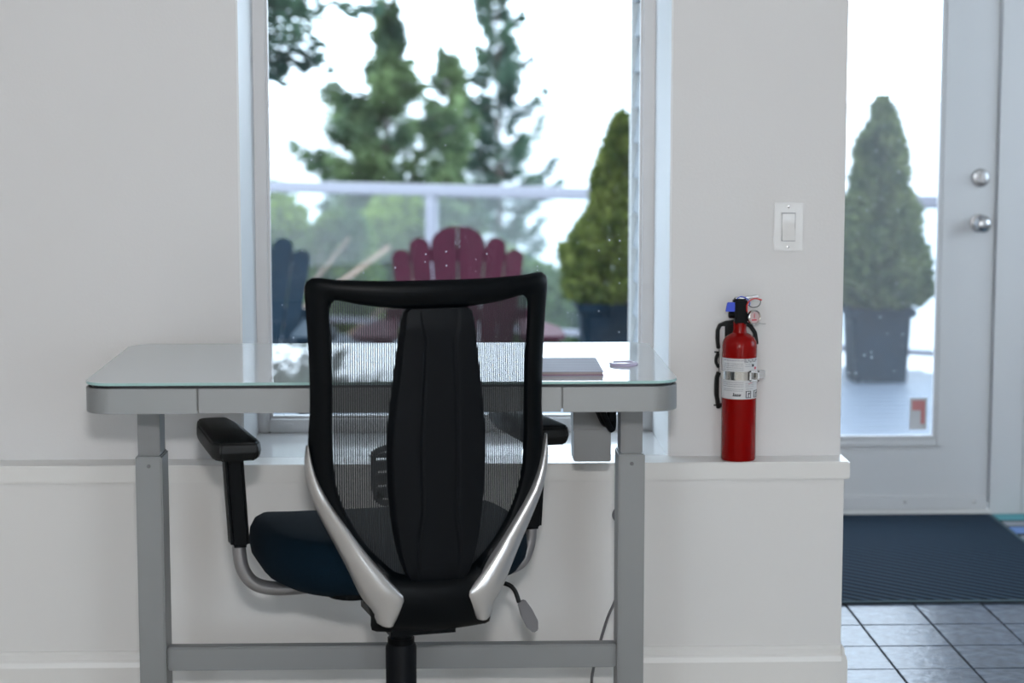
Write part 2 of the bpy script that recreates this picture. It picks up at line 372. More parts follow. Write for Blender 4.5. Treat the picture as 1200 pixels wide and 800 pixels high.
# sticker on the glass, seen from behind
st = dbox('sticker', 'label', 1.585, 1.645, YD+.0165, YD+.0178, .295, .405)
bm = bmesh.new(); add_box(bm, 1.594-DX0, 1.638-DX0, .0155, .0164, .362, .396); add_box(bm, 1.624-DX0, 1.638-DX0, .0155, .0164, .315, .362)
obj('sticker_print', bm, mat('faded_red_print', (.55, .22, .22), .5), st)
for nm, z, turn in (('deadbolt', 1.157, 1), ('door_knob', 1.004, 0)):
    bm = bmesh.new(); R = Matrix.Translation((1.803-DX0, 0, z)) @ Matrix.Rotation(pi/2, 4, 'X')
    if turn:
        add_lathe(bm, [(.031, 0), (.031, .006), (.027, .011), (.016, .013), (.015, .018), (0, .018)], mtx=R)
        add_box(bm, 1.803-DX0-.004, 1.803-DX0+.004, -.034, -.016, z-.014, z+.014, .002)
    else:
        add_lathe(bm, [(.032, 0), (.031, .006), (.014, .009), (.013, .028), (.022, .034), (.029, .045), (.029, .055), (.022, .064), (.010, .067), (0, .0675)], mtx=R)
    obj(nm, bm, M['nickel'], door, True)
# jamb and casing at the latch side
bm = bmesh.new()
add_box(bm, DX1-.007, DX1+.075, YD-.016, YD+.06, 0, 2.15, .002)
add_box(bm, DX0-.0, DX1-.008, YD-.016, YD+.15, 2.0605, 2.15, .002)
jo = struct(obj('trim_door_casing', bm, M['door'], None, True))
bm = bmesh.new(); add_box(bm, DX1-.0105, DX1-.006, YD-.004, YD+.02, .965, 1.04, .001); obj('strike_plate', bm, M['blackg'], door)
bm = bmesh.new(); add_box(bm, DX1+.075, 3.3, YD-.010, YD, 0, 2.3); bmx = bm
add_box(bmx, DX1+.13, 3.3, YD-.014, YD-.004, .075, .09, .001); add_box(bmx, DX1+.105, DX1+.118, YD-.016, YD-.004, .0, 2.3, .002)
struct(obj('trim_entry_panel', bmx, M['door']))

# ================================================================== DESK
DKX0, DKX1, DKY0, DKY1, DKZ = -.731, .470, 4.085, 4.745, .860
CX = (DKX0+DKX1)/2
desk = tag(empty('desk', (CX, (DKY0+DKY1)/2, 0)), 'silver metal standing desk with a pale glass top and drawers, in front of the window', 'desk')
dx, dy = CX, (DKY0+DKY1)/2
HW, HD = (DKX1-DKX0)/2, (DKY1-DKY0)/2
def rrect(hw, hd, r, n=8):
    p = []
    for cx, cy, a0 in ((hw-r, hd-r, 0), (-hw+r, hd-r, pi/2), (-hw+r, -hd+r, pi), (hw-r, -hd+r, 3*pi/2)):
        for k in range(n+1): a = a0 + pi/2*k/n; p.append((cx+r*cos(a), cy+r*sin(a)))
    return p
bm = bmesh.new(); add_prism(bm, rrect(HW, HD, .055), DKZ-.0055, DKZ, 'z')
for f in bm.faces: f.material_index = 0 if abs(f.normal.z) > .5 else 1
bm.normal_update()
for f in bm.faces: f.material_index = 0 if abs(f.normal.z) > .5 else 1
obj('glass_top', bm, [M['glasstop'], M['glassedge']], desk)
bm = bmesh.new(); add_prism(bm, rrect(HW-.010, HD-.010, .05), DKZ-.012, DKZ-.0055, 'z'); obj('gap_shade', bm, M['dark'], desk)  # dark strip put in for the shade of the recess under the glass
AZ0, AZ1 = .797, .848
bm = bmesh.new(); add_prism(bm, rrect(HW-.022, HD-.022, .045), AZ0+.004, AZ1-.001, 'z'); obj('desk_frame', bm, M['alu'], desk, True)
# front fascia pieces: two wrap-around corners and the drawer front between
G1, G2 = -.500-dx, .2325-dx
def fascia(name, poly, parent=desk):
    bm = bmesh.new(); add_prism(bm, poly, AZ0, AZ1, 'z', .0012); return obj(name, bm, M['alu'], parent, True)
r_ = .055
Lc = [(-HW+r_+r_*cos(a), -HD+r_+r_*sin(a)) for a in [pi + pi/2*k/12 for k in range(13)]]
Li = [(-HW+r_+(r_-.006)*cos(a), -HD+r_+(r_-.006)*sin(a)) for a in [pi + pi/2*k/12 for k in range(13)]]
polyL = [(-HW, HD-.06)] + Lc + [(G1-.0018, -HD), (G1-.0018, -HD+.0055)] + Li[::-1] + [(-HW+.006, HD-.06)]
fascia('corner_fascia', polyL)
polyR = [(-x, y) for x, y in polyL]
gapR = G2+.0018
polyR = [((gapR if abs(x-(-(G1-.0018))) < 1e-6 else x), y) for x, y in polyR]
fascia('corner_fascia', polyR)
dr = part_box('drawer_front', desk, M['alu'], G1+.0018, G2-.0018, -HD, -HD+.0055, AZ0+.001, AZ1, .0012)
# legs: telescopic columns
for xl in (-.647, .403):
    leg = empty('leg', (xl-dx, 4.45-dy, 0)); leg.parent = desk
    part_box('outer_column', leg, M['alu'], -.0290, .0290, -.05, .05, .03, .655, .003)
    part_box('inner_column', leg, M['alu2'], -.0240, .0240, -.042, .042, .655, AZ0+.005, .002)
    part_box('foot', leg, M['alu'], -.035, .035, -.30, .30, 0, .03, .004)
    bm = bmesh.new(); add_lathe(bm, [(.0042, 0), (.0042, .0012), (.003, .002), (0, .002)], seg=14, mtx=Matrix.Translation((0, -.05, .634)) @ Matrix.Rotation(pi/2, 4, 'X')); obj('screw', bm, M['cable'], leg, True)
part_box('crossbar', desk, M['alu'], -.618-dx, .374-dx, 4.42-dy, 4.455-dy, .172, .225, .003)
# control box under the top, with a dark cable bundle
cb = part_box('control_box', desk, M['alu2'], (.2800)-dx, .362-dx, 4.46-dy, 4.56-dy, .628, .70, .002)
part_box('box_bracket', desk, M['alu2'], .2785-dx, .364-dx, 4.465-dy, 4.56-dy, .694, .806, .002)
bm = bmesh.new()
add_tube(bm, smooth_path([(.30-dx, 4.425-dy, .79), (.325-dx, 4.40-dy, .765), (.345-dx, 4.405-dy, .725), (.357-dx, 4.41-dy, .735), (.358-dx, 4.42-dy, .79)]), .010, 8)
add_tube(bm, smooth_path([(.31-dx, 4.41-dy, .80), (.335-dx, 4.39-dy, .755), (.36-dx, 4.40-dy, .71), (.362-dx, 4.43-dy, .79)]), .007, 8)
obj('cable_bundle', bm, M['blackp'], desk, True)
bm = bmesh.new()
add_tube(bm, smooth_path([(.385-dx, 4.52-dy, .79), (.392-dx, 4.52-dy, .60), (.390-dx, 4.52-dy, .53), (.3735-dx, 4.52-dy, .495), (.390-dx, 4.52-dy, .46), (.392-dx, 4.54-dy, .36), (.386-dx, 4.56-dy, .30), (.362-dx, 4.58-dy, .23), (.335-dx, 4.62-dy, .10), (.34-dx, 4.68-dy, .01)]), .0035, 8)
obj('power_cord', bm, M['cable'], desk, True)

# things on the desk
mg = tag(empty('magazine', (.235, 4.26, DKZ)), 'thin pale lavender magazine lying flat on the right of the glass desk', 'magazine')
part_box('pages', mg, M['paperpage'], -.064, .085, -.098, .125, 0.0012, .0082)
part_box('cover', mg, M['cover'], -.066, .087, -.10, .127, .0082, .0094, .0004)
part_box('cover', mg, M['cover'], -.066, .087, -.10, .127, .0, .0012, .0004)
part_box('spine', mg, M['spine'], -.066, .087, -.1010, -.0985, .0014, .0040, .0004)
bm = bmesh.new(); add_lathe(bm, [(0, 0), (.030, 0), (.0305, .002), (.0305, .005), (.028, .0065), (.024, .0062), (.022, .004), (0, .004)])
co = obj('coaster', bm, M['coaster'], None, True, (.378, 4.335, DKZ)); tag(co, 'small round shiny coaster on the desk, right of the magazine', 'coaster')

# ================================================================== OFFICE CHAIR
chair = tag(empty('office_chair', (-.10, 4.27, 0), radians(15)), 'black mesh-back office chair with silver uprights, drawn up to the standing desk', 'chair')
UC = -.009     # back centre offset
def nsurf(u, v):
    t = (v-.45)/.6
    return -.235 - .10*t + .04*(u/.22)**2
def resample(P, n):
    P = [Vector(p) for p in P]; L = [0]
    for a, b in zip(P, P[1:]): L.append(L[-1] + (b-a).length)
    out = []; j = 0
    for k in range(n):
        s = L[-1]*k/(n-1)
        while j < len(P)-2 and L[j+1] < s: j += 1
        t = (s-L[j])/max(1e-9, L[j+1]-L[j]); out.append(P[j].lerp(P[j+1], t))
    return out
def S2(pts): return [(p.x, p.y) for p in smooth_path([(a, b, 0) for a, b in pts], 6)]
# right half outlines, from top centre to bottom centre (u, v)
outH = [(0, 1.079), (.10, 1.079), (.19, 1.082), (.226, 1.086), (.242, 1.077), (.245, 1.055), (.241, .985), (.238, .90), (.238, .82), (.242, .76), (.241, .70), (.229, .645), (.205, .59), (.17, .51), (.137, .43), (.126, .395), (.124, .362), (.10, .357), (0, .353)]
innH = [(0, 1.022), (.07, 1.024), (.14, 1.032), (.185, 1.041), (.197, 1.034), (.199, 1.01), (.196, .93), (.195, .85), (.196, .78), (.194, .70), (.186, .65), (.165, .595), (.135, .545), (.10, .505), (.075, .484), (.05, .478), (0, .476)]
def key(P):  # angle matching points so that rungs stay short
    return P
oR = resample([(a, b, 0) for a, b in S2(outH)], 90); 
iS = resample([(a, b, 0) for a, b in S2(innH)], 400)
# match: inner point whose direction from a spine of the frame is the same
def match(i, n=90):
    # piecewise arc-length matching through corresponding landmarks
    lm_o = [(0, 1.079), (.242, 1.077), (.238, .82), (.241, .70), (.137, .43), (.124, .362), (0, .353)]
    lm_i = [(0, 1.022), (.197, 1.034), (.196, .78), (.194, .70), (.10, .505), (.075, .484), (0, .476)]
    return lm_o, lm_i
def nearest(P, q): return min(range(len(P)), key=lambda k: (P[k].x-q[0])**2 + (P[k].y-q[1])**2)
oS = resample([(a, b, 0) for a, b in S2(outH)], 400)
lo, li = match(0)
io = [nearest(oS, q) for q in lo]; ii = [nearest(iS, q) for q in li]
io[0] = ii[0] = 0; io[-1] = ii[-1] = 399
pairs = []
cnt = [18, 22, 10, 20, 6, 10]
for k in range(6):
    for s in range(cnt[k]):
        t = s/cnt[k]
        pairs.append((oS[round(io[k]+(io[k+1]-io[k])*t)], iS[round(ii[k]+(ii[k+1]-ii[k])*t)]))
pairs.append((oS[399], iS[399]))
full = [(Vector((p.x, p.y, 0)), Vector((q.x, q.y, 0))) for p, q in pairs] + [(Vector((-p.x, p.y, 0)), Vector((-q.x, q.y, 0))) for p, q in pairs[-2:0:-1]]
def strip(bm, pairs, closed, th_back, th_front, prof=None, base=0., nprof=10, thf=None):
    """rounded band between paired edge curves, lying on the back surface; th_back bulges towards the rear"""
    rings = []
    for idx, (o_, i_) in enumerate(pairs):
        tb = thf(idx, o_, i_) if thf else th_back
        ringv = []
        for k in range(nprof):           # rear side from outer to inner
            t = k/(nprof-1); p = o_.lerp(i_, t)
            h = (prof(t) if prof else sin(pi*min(max(t, 0), 1))**.45)
            ringv.append(bm.verts.new((UC+p.x, nsurf(p.x, p.y) + base - tb*h, p.y)))
        for k in range(nprof-2, 0, -1):  # front side
            t = k/(nprof-1); p = o_.lerp(i_, t)
            h = sin(pi*t)**.45
            ringv.append(bm.verts.new((UC+p.x, nsurf(p.x, p.y) + base + th_front*h, p.y)))
        rings.append(ringv)
    n = len(rings[0])
    R = rings + [rings[0]] if closed else rings
    for a, b in zip(R, R[1:]):
        for k in range(n):
            try: bm.faces.new((a[k], a[(k+1) % n], b[(k+1) % n], b[k]))
            except ValueError: pass
    if not closed:
        bm.faces.new(rings[0]); bm.faces.new(rings[-1][::-1])
def thick(idx, o_, i_):
    w = (o_-i_).length
    return .016 + .02*max(0, min(1, (.452-o_.y)/.06))
bm = bmesh.new(); strip(bm, full, True, .016, .012, thf=thick)
obj('back_frame', bm, M['blackp'], chair, True)
# lip of the top rail catching light
bm = bmesh.new()
# mesh fabric: vertical threads and fine cross threads, real ribbons
inner = [(p.x, p.y) for _, p in full]
def vspan(u):
    hits = []
    n = len(inner)
    for k in range(n):
        (x0, y0), (x1, y1) = inner[k], inner[(k+1) % n]
        if (x0-u)*(x1-u) < 0 and abs(x1-x0) > 1e-9: hits.append(y0+(y1-y0)*(u-x0)/(x1-x0))
    return (min(hits), max(hits)) if len(hits) >= 2 else None
def uspan(v):
    hits = []
    n = len(inner)
    for k in range(n):
        (x0, y0), (x1, y1) = inner[k], inner[(k+1) % n]
        if (y0-v)*(y1-v) < 0 and abs(y1-y0) > 1e-9: hits.append(x0+(x1-x0)*(v-y0)/(y1-y0))
    return (min(hits), max(hits)) if len(hits) >= 2 else None
bm = bmesh.new(); u = -.196
while u < .196:
    sp = vspan(u)
    if sp:
        v0, v1 = sp[0]-.006, sp[1]+.006; N = 14; prev = None
        for k in range(N+1):
            v = v0+(v1-v0)*k/N
            a = bm.verts.new((UC+u-.0014, nsurf(u-.001, v)+.002, v)); b = bm.verts.new((UC+u+.0014, nsurf(u+.001, v)+.002, v))
            if prev: bm.faces.new((prev[0], prev[1], b, a))
            prev = (a, b)
    u += .0043
v = .48
while v < 1.04:
    sp = uspan(v)
    if sp:
        u0, u1 = sp[0]-.004, sp[1]+.004; N = 12; prev = None
        for k in range(N+1):
            u = u0+(u1-u0)*k/N
            a = bm.verts.new((UC+u, nsurf(u, v)+.003, v-.00035)); b = bm.verts.new((UC+u, nsurf(u, v)+.003, v+.00035))
            if prev: bm.faces.new((prev[0], prev[1], b, a))
            prev = (a, b)
    v += .0028
o = obj('mesh_fabric', bm, M['mesh'], chair); o['kind'] = 'stuff'
# central spine panel
spR = [(.060, 1.024), (.068, 1.018), (.074, .99), (.086, .90), (.096, .82), (.1015, .75), (.1005, .68), (.094, .60), (.082, .53), (.066, .482), (.056, .466), (.045, .462)]
spP = resample([(a, b, 0) for a, b in S2(spR)], 60)
bm = bmesh.new(); rows = []
def spprof(s, fade):
    a = abs(s); edge = max(0, 1-((1-a)/.10))**2 if a > .9 else 0
    ridge = 1/(1+math.exp(-(a-.36)/.022))      # outer fields stand proud of the middle channel
    return .024 - .030*edge*1.0 + (.0035*ridge - .002 - .0028*math.exp(-((a-.36)/.03)**2))*fade
NS = 90
for i, p in enumerate(spP):
    f_ = i/59; fade = min(1, f_*7)*min(1, (1-f_)*7)
    endr = .010*max(0, 1-min(f_, 1-f_)*14)
    row = []
    for k in range(NS+1):
        s = -1+2*k/NS; u_ = s*p.x
        gap = .35 + .35*max(0, (f_-.72)/.28) + .25*max(0, (.12-f_)/.12)
        row.append(bm.verts.new((UC+u_+.008, nsurf(u_, p.y) - spprof(s*.36/gap if abs(s) < gap else math.copysign(.36+(abs(s)-gap)*(.64/(1-gap)), s), fade) + endr, p.y)))
    rows.append(row)
front = []
for i, p in enumerate(spP):
    front.append([bm.verts.new((UC+s*p.x*.97+.008, nsurf(p.x*s, p.y)+.002, p.y)) for s in (-1, 1)])
for a, b in zip(rows, rows[1:]):
    for k in range(NS): bm.faces.new((a[k], a[k+1], b[k+1], b[k]))
for i in range(59):
    a, b = rows[i], rows[i+1]; fa, fb = front[i], front[i+1]
    bm.faces.new((a[0], b[0], fb[0], fa[0])); bm.faces.new((a[-1], fa[1], fb[1], b[-1])); bm.faces.new((fa[0], fb[0], fb[1], fa[1]))
bm.faces.new([*rows[0], front[0][1], front[0][0]]); bm.faces.new([*rows[-1][::-1], front[-1][0], front[-1][1]])
obj('spine_panel', bm, M['blackm'], chair, True)
# lumbar slider loop behind the mesh
bm = bmesh.new()
lc = [(-.128, .728), (-.115, .737), (-.092, .737), (-.086, .68), (-.092, .633), (-.112, .630), (-.123, .648), (-.128, .728)]
pts = [(UC+a+.012, nsurf(a, b)+.014, b) for a, b in lc]
add_tube(bm, smooth_path(pts, 5), .0065, 8)
for z0_, z1_ in ((.640, .662), (.667, .690), (.695, .716), (.721, .731)): add_box(bm, UC-.114, UC-.070, nsurf(-.12, .69)+.006, nsurf(-.12, .69)+.016, z0_, z1_, .002)
obj('lumbar_adjuster', bm, M['blackg'], chair, True)
# silver uprights hugging the lower frame edges
for s in (-1, 1):
    oc = resample([(a, b, 0) for a, b in S2([(.2465, .752), (.2505, .715), (.247, .675), (.236, .635), (.212, .580), (.178, .508), (.146, .436), (.126, .408), (.122, .385), (.112, .378)])], 44)
    ic = resample([(a, b, 0) for a, b in S2([(.2440, .752), (.236, .712), (.226, .678), (.205, .635), (.175, .588), (.138, .533), (.102, .487), (.070, .450), (.058, .438), (.060, .426), (.074, .398), (.086, .378)])], 44)
    prs = [(Vector((s*p.x, p.y, 0)), Vector((s*q.x, q.y, 0))) for p, q in zip(oc, ic)]
    def tf(i, o_, i_): return .006 + .014*min(1, i/14)
    bm = bmesh.new(); strip(bm, prs, False, .02, .0, prof=lambda t: sin(pi*t)**.28, base=-.006, nprof=16, thf=lambda i, a, b: .012 + .016*min(1, i/12) + .010*max(0, min(1, (i-24)/10)))
    obj('silver_upright', bm, M['silver'], chair, True)['label'] = 'silver lacquered lower upright of the backrest'
# the backrest sits very slightly out of square on its base
for o in list(chair.children):
    if o.type == 'MESH' and o.name.split('.')[0] in ('back_frame', 'mesh_fabric', 'spine_panel', 'lumbar_adjuster', 'silver_upright'):
        for v_ in o.data.vertices: v_.co.x += .024*(1.08-v_.co.z)/.7 - .003
# rear link from the back base to the mechanism
bm = bmesh.new(); add_box(bm, -.085, .075, -.225, .02, .345, .40, .012); obj('back_link', bm, M['blackp'], chair, True)
bm = bmesh.new(); add_box(bm, -.10, .10, -.10, .13, .375, .435, .012); mech = obj('tilt_mechanism', bm, M['blackp'], chair, True)
# seat: pan + cushion (superellipse, waterfall front)
def seat_mesh(hw, hd, z0, z1, n=44, m=10, dome=.02):
    bm = bmesh.new(); rings = []
    prof = [(0.80, 0), (.93, .12), (.985, .3), (1.0, .5), (.99, .72), (.955, .9), (.90, .98)]
    for s, h in prof:
        rr = []
        for k in range(n):
            a = 2*pi*k/n; c, si = cos(a), sin(a)
            x = math.copysign(abs(c)**.62, c)*hw*s; y = math.copysign(abs(si)**.62, si)*hd*s
            drop = -.035*max(0, (y/hd))**3 + .012*(x/hw)**2*(h) + (.028*(x/hw)**2 + .02*(y/hd)**2)*(1-h)
            rr.append(bm.verts.new((x, y+.03, z0+(z1-z0)*h+drop)))
        rings.append(rr)
    for s in (.7, .45, .2):
        rr = []
        for k in range(n):
            a = 2*pi*k/n; c, si = cos(a), sin(a)
            x = math.copysign(abs(c)**.62, c)*hw*s; y = math.copysign(abs(si)**.62, si)*hd*s
            rr.append(bm.verts.new((x, y+.03, z1 - .035*max(0, y/hd)**3 + .012*(x/hw)**2 - .0)))
        rings.append(rr)
    for a, b in zip(rings, rings[1:]):
        for k in range(n): bm.faces.new((a[k], a[(k+1) % n], b[(k+1) % n], b[k]))
    bm.faces.new(rings[0][::-1]); bm.faces.new(rings[-1]); return bm
obj('seat', seat_mesh(.284, .255, .402, .538), M['seat'], chair, True).location.x = -.022
bm = bmesh.new(); add_prism(bm, rrect(.19, .19, .06), .418, .442, 'z', .006); o = obj('seat_pan', bm, M['blackp'], chair, True)
# arms
for s in (-1, 1):
    arm = empty('armrest', (-.036+s*.327, .03, 0)); arm.parent = chair
    bm = bmesh.new()
    # pad: tapered top with chamfered edge
    def pad_outline(k):
        return [(-.036*k, -.160*k**.3), (.040*k, -.160*k**.3), (.052*k, -.130), (.046*k, .10), (.034*k, .185*k**.3), (-.034*k, .185*k**.3), (-.046*k, .10), (-.052*k, -.130)]
    lv = [(.86, .705), (1.0, .718), (1.0, .727), (.93, .741), (.72, .746)]
    rings = [[bm.verts.new((x, y+.0, z)) for x, y in pad_outline(k)] for k, z in lv]
    for a, b in zip(rings, rings[1:]):
        for k in range(8): bm.faces.new((a[k], a[(k+1) % 8], b[(k+1) % 8], b[k]))
    bm.faces.new(rings[0][::-1]); bm.faces.new(rings[-1])
    bmesh.ops.bevel(bm, geom=bm.edges[:], offset=.003, segments=2, affect='EDGES')
    obj('arm_pad', bm, M['blackg'], arm, True)
    bm = bmesh.new()
    q = [(-.0185, -.025), (.0185, -.025), (.0185, .025), (-.0185, .025)]
    t = bmesh.new(); add_box(t, -.0195, .0195, -.026, .026, 0, 1, 0); sh = .018 if s > 0 else 0
    for v_ in t.verts:
        h = v_.co.z; v_.co.z = .505 + .205*h; v_.co.y += -.028 + .0*h; v_.co.x += s*(-.020 + .012*h) + sh
    bmesh.ops.bevel(t, geom=t.edges[:], offset=.007, segments=3, affect='EDGES'); merge(bm, t)
    obj('arm_post', bm, M['blackp'], arm, True)
    bm = bmesh.new()
    add_tube(bm, smooth_path([(sh-s*.020, -.028, .53), (sh-s*.020, -.028, .492), (sh-s*.027, -.028, .455), (sh-s*.046, -.028, .427), (-s*.078, -.026, .412), (-s*.13, -.02, .406), (-s*.20, -.01, .406)], 6), .0145, 14)
    obj('arm_bracket', bm, M['tube'], arm, True)['label'] = 'grey steel bracket tube'
# height lever
bm = bmesh.new()
add_tube(bm, smooth_path([(.10, -.06, .412), (.16, -.07, .412), (.205, -.09, .408), (.222, -.10, .396), (.230, -.11, .370)], 6), .005, 8)
lev = obj('height_lever', bm, M['blackp'], chair, True)
bm = bmesh.new()
pp = [(0, 0), (.012, -.004), (.0155, -.03), (.015, -.060), (.006, -.078), (-.006, -.078), (-.013, -.060), (-.012, -.03), (-.006, -.004)]
add_prism(bm, pp, -.004, .004, 'y', .002, mtx=Matrix.Translation((.230, -.11, .374)) @ Matrix.Rotation(radians(-28), 4, 'Y'))
obj('lever_paddle', bm, M['cable'], lev, True)
# column and five-star base
bm = bmesh.new(); add_lathe(bm, [(.026, .265), (.026, .375)], seg=28); add_lathe(bm, [(.0285, .262), (.0285, .285)], seg=28); obj('gas_column', bm, M['blackp'], chair, True)
bm = bmesh.new(); add_lathe(bm, [(.032, .07), (.033, .265), (.030, .272)], seg=28); obj('column_cover', bm, M['blackm'], chair, True)
bm = bmesh.new(); add_lathe(bm, [(.045, .06), (.048, .115), (.036, .12)], seg=28)
obj('base_hub', bm, M['blackp'], chair, True)
for k in range(5):
    a = radians(90+72*k); sp_ = empty('base_spoke', (0, 0, 0), a); sp_.parent = chair
    bm = bmesh.new(); add_tube(bm, [(.03, 0, .09), (.15, 0, .085), (.29, 0, .068)], [.028, .022, .016], 12, flat=.7); obj('spoke_arm', bm, M['blackp'], sp_, True)
    bm = bmesh.new()
    for y in (-.018, .018): add_lathe(bm, [(.012, -.008), (.026, -.008), (.028, 0), (.026, .008), (.012, .008)], seg=20, mtx=Matrix.Translation((.29, y, .028)) @ Matrix.Rotation(pi/2, 4, 'X'))
    add_box(bm, .280, .300, -.010, .010, .02, .065, .003)
    obj('caster', bm, M['blackg'], sp_, True)

# ================================================================== LIGHT SWITCH
ls = tag(empty('light_switch', (.813, YW, 1.122)), 'white rocker light switch on the wall above the fire extinguisher', 'switch')
sp = part_box('wall_plate', ls, M['switch'], -.0355, .0355, -.006, 0, -.0575, .0575, .002)
bm = bmesh.new()
for q in ((-.0185, -.0166, -.036, .036), (.0166, .0185, -.036, .036), (-.0166, .0166, -.036, -.0342), (-.0166, .0166, .0342, .036)): add_box(bm, q[0], q[1], -.0075, -.004, q[2], q[3])
obj('rocker_frame', bm, M['switch'], ls)
bm = bmesh.new(); add_prism(bm, [(-.0135, -.032), (-.0095, -.004), (-.0075, .0), (-.0080, .032), (-.004, .032), (-.004, -.032)], -.0155, .0155, 'x', .0008); obj('rocker', bm, M['switch'], ls, True)
part_box('rocker_gap', ls, M['greyink'], -.0163, .0163, -.0062, -.0060, -.0338, .0338)
for z in (-.048, .048):
    bm = bmesh.new(); add_lathe(bm, [(.003, 0), (.003, .0008), (0, .0014)], seg=12, mtx=Matrix.Translation((0, -.006, z)) @ Matrix.Rotation(pi/2, 4, 'X')); obj('screw', bm, M['nickel'], ls, True)

# ================================================================== FIRE EXTINGUISHER
EX, EY = .694, 4.801
ext = tag(empty('fire_extinguisher', (EX, EY, LZ)), 'small red fire extinguisher standing upright on the white ledge', 'extinguisher')
R0 = .0412
bm = bmesh.new(); add_lathe(bm, [(.034, 0), (.039, .001), (R0, .005), (R0, .272), (.0400, .283), (.0345, .294), (.025, .301), (.017, .305), (.0155, .312), (.0155, .332)], seg=48)
obj('cylinder', bm, M['red'], ext, True)
def wrap(bm, a0, a1, z0, z1, r, th=.0006, n=None):
    n = n or max(2, int(abs(a1-a0)/radians(5)))
    A = []
    for k in range(n+1):
        a = radians(0)+a0+(a1-a0)*k/n
        A.append([bm.verts.new((sin(a)*rr, -cos(a)*rr, z)) for rr, z in ((r, z0), (r+th, z0), (r+th, z1), (r, z1))])
    for p, q in zip(A, A[1:]):
        for k in range(4): bm.faces.new((p[k], p[(k+1) % 4], q[(k+1) % 4], q[k]))
    bm.faces.new(A[0]); bm.faces.new(A[-1][::-1])
ZB, ZT = .151, .247
bm = bmesh.new(); wrap(bm, radians(-100), radians(100), ZB, ZT, R0); lab = obj('paper_label', bm, M['label'], ext, True); lab['label'] = 'white printed instruction label'
def ax(px): # picture-like fraction (-1..1 over the cylinder) to angle
    return math.asin(max(-.99, min(.99, px)))
rl = R0+.0006
bm = bmesh.new(); random.seed(5)
def textlines(x0, x1, z0, z1, nl, h):
    for k in range(nl):
        z = z1-(z1-z0)*(k+.5)/nl; x = x0
        while x < x1-.03:
            w = min(random.uniform(.04, .13), x1-x); wrap(bm, ax(x), ax(x+w), z, z+h, rl, .00015, 3); x += w+.025
textlines(-.92, .12, .240, .2435, 1, .0018)
textlines(-.92, .10, .213, .2365, 5, .0013)
textlines(-.92, .12, .178, .192, 3, .0013)
textlines(-.92, .12, .168, .176, 2, .0011)
textlines(.22, .72, .178, .190, 3, .0012)
textlines(.20, .62, .226, .236, 2, .0012)
textlines(.24, .70, .1725, .176, 1, .0014)
obj('small_print', bm, M['greyink'], lab)['kind'] = 'stuff'
bm = bmesh.new()
wrap(bm, ax(.16), ax(.19), .237, .247, rl, .0002, 2)                  # heavy bar
for k, (a, b) in enumerate(((.24, .33), (.36, .43), (.46, .55), (.58, .66), (.69, .76), (.80, .9))):   # row of bold capitals, unreadable
    wrap(bm, ax(a), ax(a+.025), .2385, .2445, rl, .0002, 2); wrap(bm, ax(a), ax(b), .2425 if k % 2 else .2385, .2442 if k % 2 else .240, rl, .0002, 2)
wrap(bm, ax(.60), ax(.72), .2275, .2335, rl, .0002, 2)
for k in range(6):                                                    # slanted logo word
    a = -.46+.075*k; h = .0065 if k in (0,) else .0042
    wrap(bm, ax(a), ax(a+.055), .1592, .1592+h, rl, .0002, 2)
wrap(bm, ax(-.50), ax(-.06), .1578, .1594, rl, .0002, 6)
for (a, b) in ((.24, .56), (.72, .99)):                               # two pictogram boxes
    z0, z1, w = .1535, .1705, .0016
    wrap(bm, ax(a), ax(b), z0, z0+w, rl, .0002, 5); wrap(bm, ax(a), ax(b), z1-w, z1, rl, .0002, 5)
    wrap(bm, ax(a), ax(a+.05), z0, z1, rl, .0002, 2); wrap(bm, ax(b-.04), ax(b), z0, z1, rl, .0002, 2)
    m_ = (a+b)/2
    wrap(bm, ax(m_-.02), ax(m_+.03), z0+.001, z0+.010, rl, .0002, 2); wrap(bm, ax(m_-.02), ax(m_+.10), z0+.009, z0+.0125, rl, .0002, 2)
obj('bold_print', bm, M['ink'], lab)['kind'] = 'stuff'
bm = bmesh.new(); wrap(bm, ax(.75), ax(.87), .2205, .2265, rl, .0002, 2)
for a in (.42, .50, .58): wrap(bm, ax(a), ax(a+.05), .1865+.002*(a > .45), .188+.002*(a > .45), rl, .0002, 2)
obj('red_print', bm, M['redink'], lab)['kind'] = 'stuff'
bm = bmesh.new(); wrap(bm, radians(-120), radians(120), .196, .2165, R0+.0012, .0012); stp = obj('steel_strap', bm, M['chrome'], ext, True)
bm = bmesh.new()
for q in ((.030, .0345, .194, .219), (.049, .053, .194, .219), (.030, .053, .194, .198), (.030, .053, .2145, .219)):
    add_box(bm, q[0]-.012, q[1]-.012, -.0450, -.0415, q[2], q[3], .0008)
add_box(bm, .036, .055, -.034, -.026, .199, .219, .002, mtx=Matrix.Rotation(radians(6), 4, 'Z'))
obj('strap_buckle', bm, M['nickel'], stp, True)
bm = bmesh.new(); add_box(bm, -.014, .016, -.016, .014, .326, .384, .003); add_box(bm, -.017, .015, -.014, .012, .368, .386, .003)
add_lathe(bm, [(.0085, 0), (.0085, .018), (.005, .020)], seg=20, mtx=Matrix.Translation((-.008, -.004, .348)) @ Matrix.Rotation(-pi/2, 4, 'Y'))
obj('valve', bm, M['blackp'], ext, True)
bm = bmesh.new(); add_box(bm, 0, .034, -.010, .010, -.002, .002, .001, mtx=Matrix.Translation((.008, 0, .3875)) @ Matrix.Rotation(radians(-8), 4, 'Y')); add_box(bm, -.012, .012, -.010, .010, .3855, .389, .001)
obj('squeeze_lever', bm, M['nickel'], ext, True)
bm = bmesh.new(); add_prism(bm, [(-.036, .356), (-.014, .356), (-.013, .378), (-.032, .378)], -.014, -.006, 'y', .001); obj('blue_tamper_tag', bm, M['blue'], ext, True)
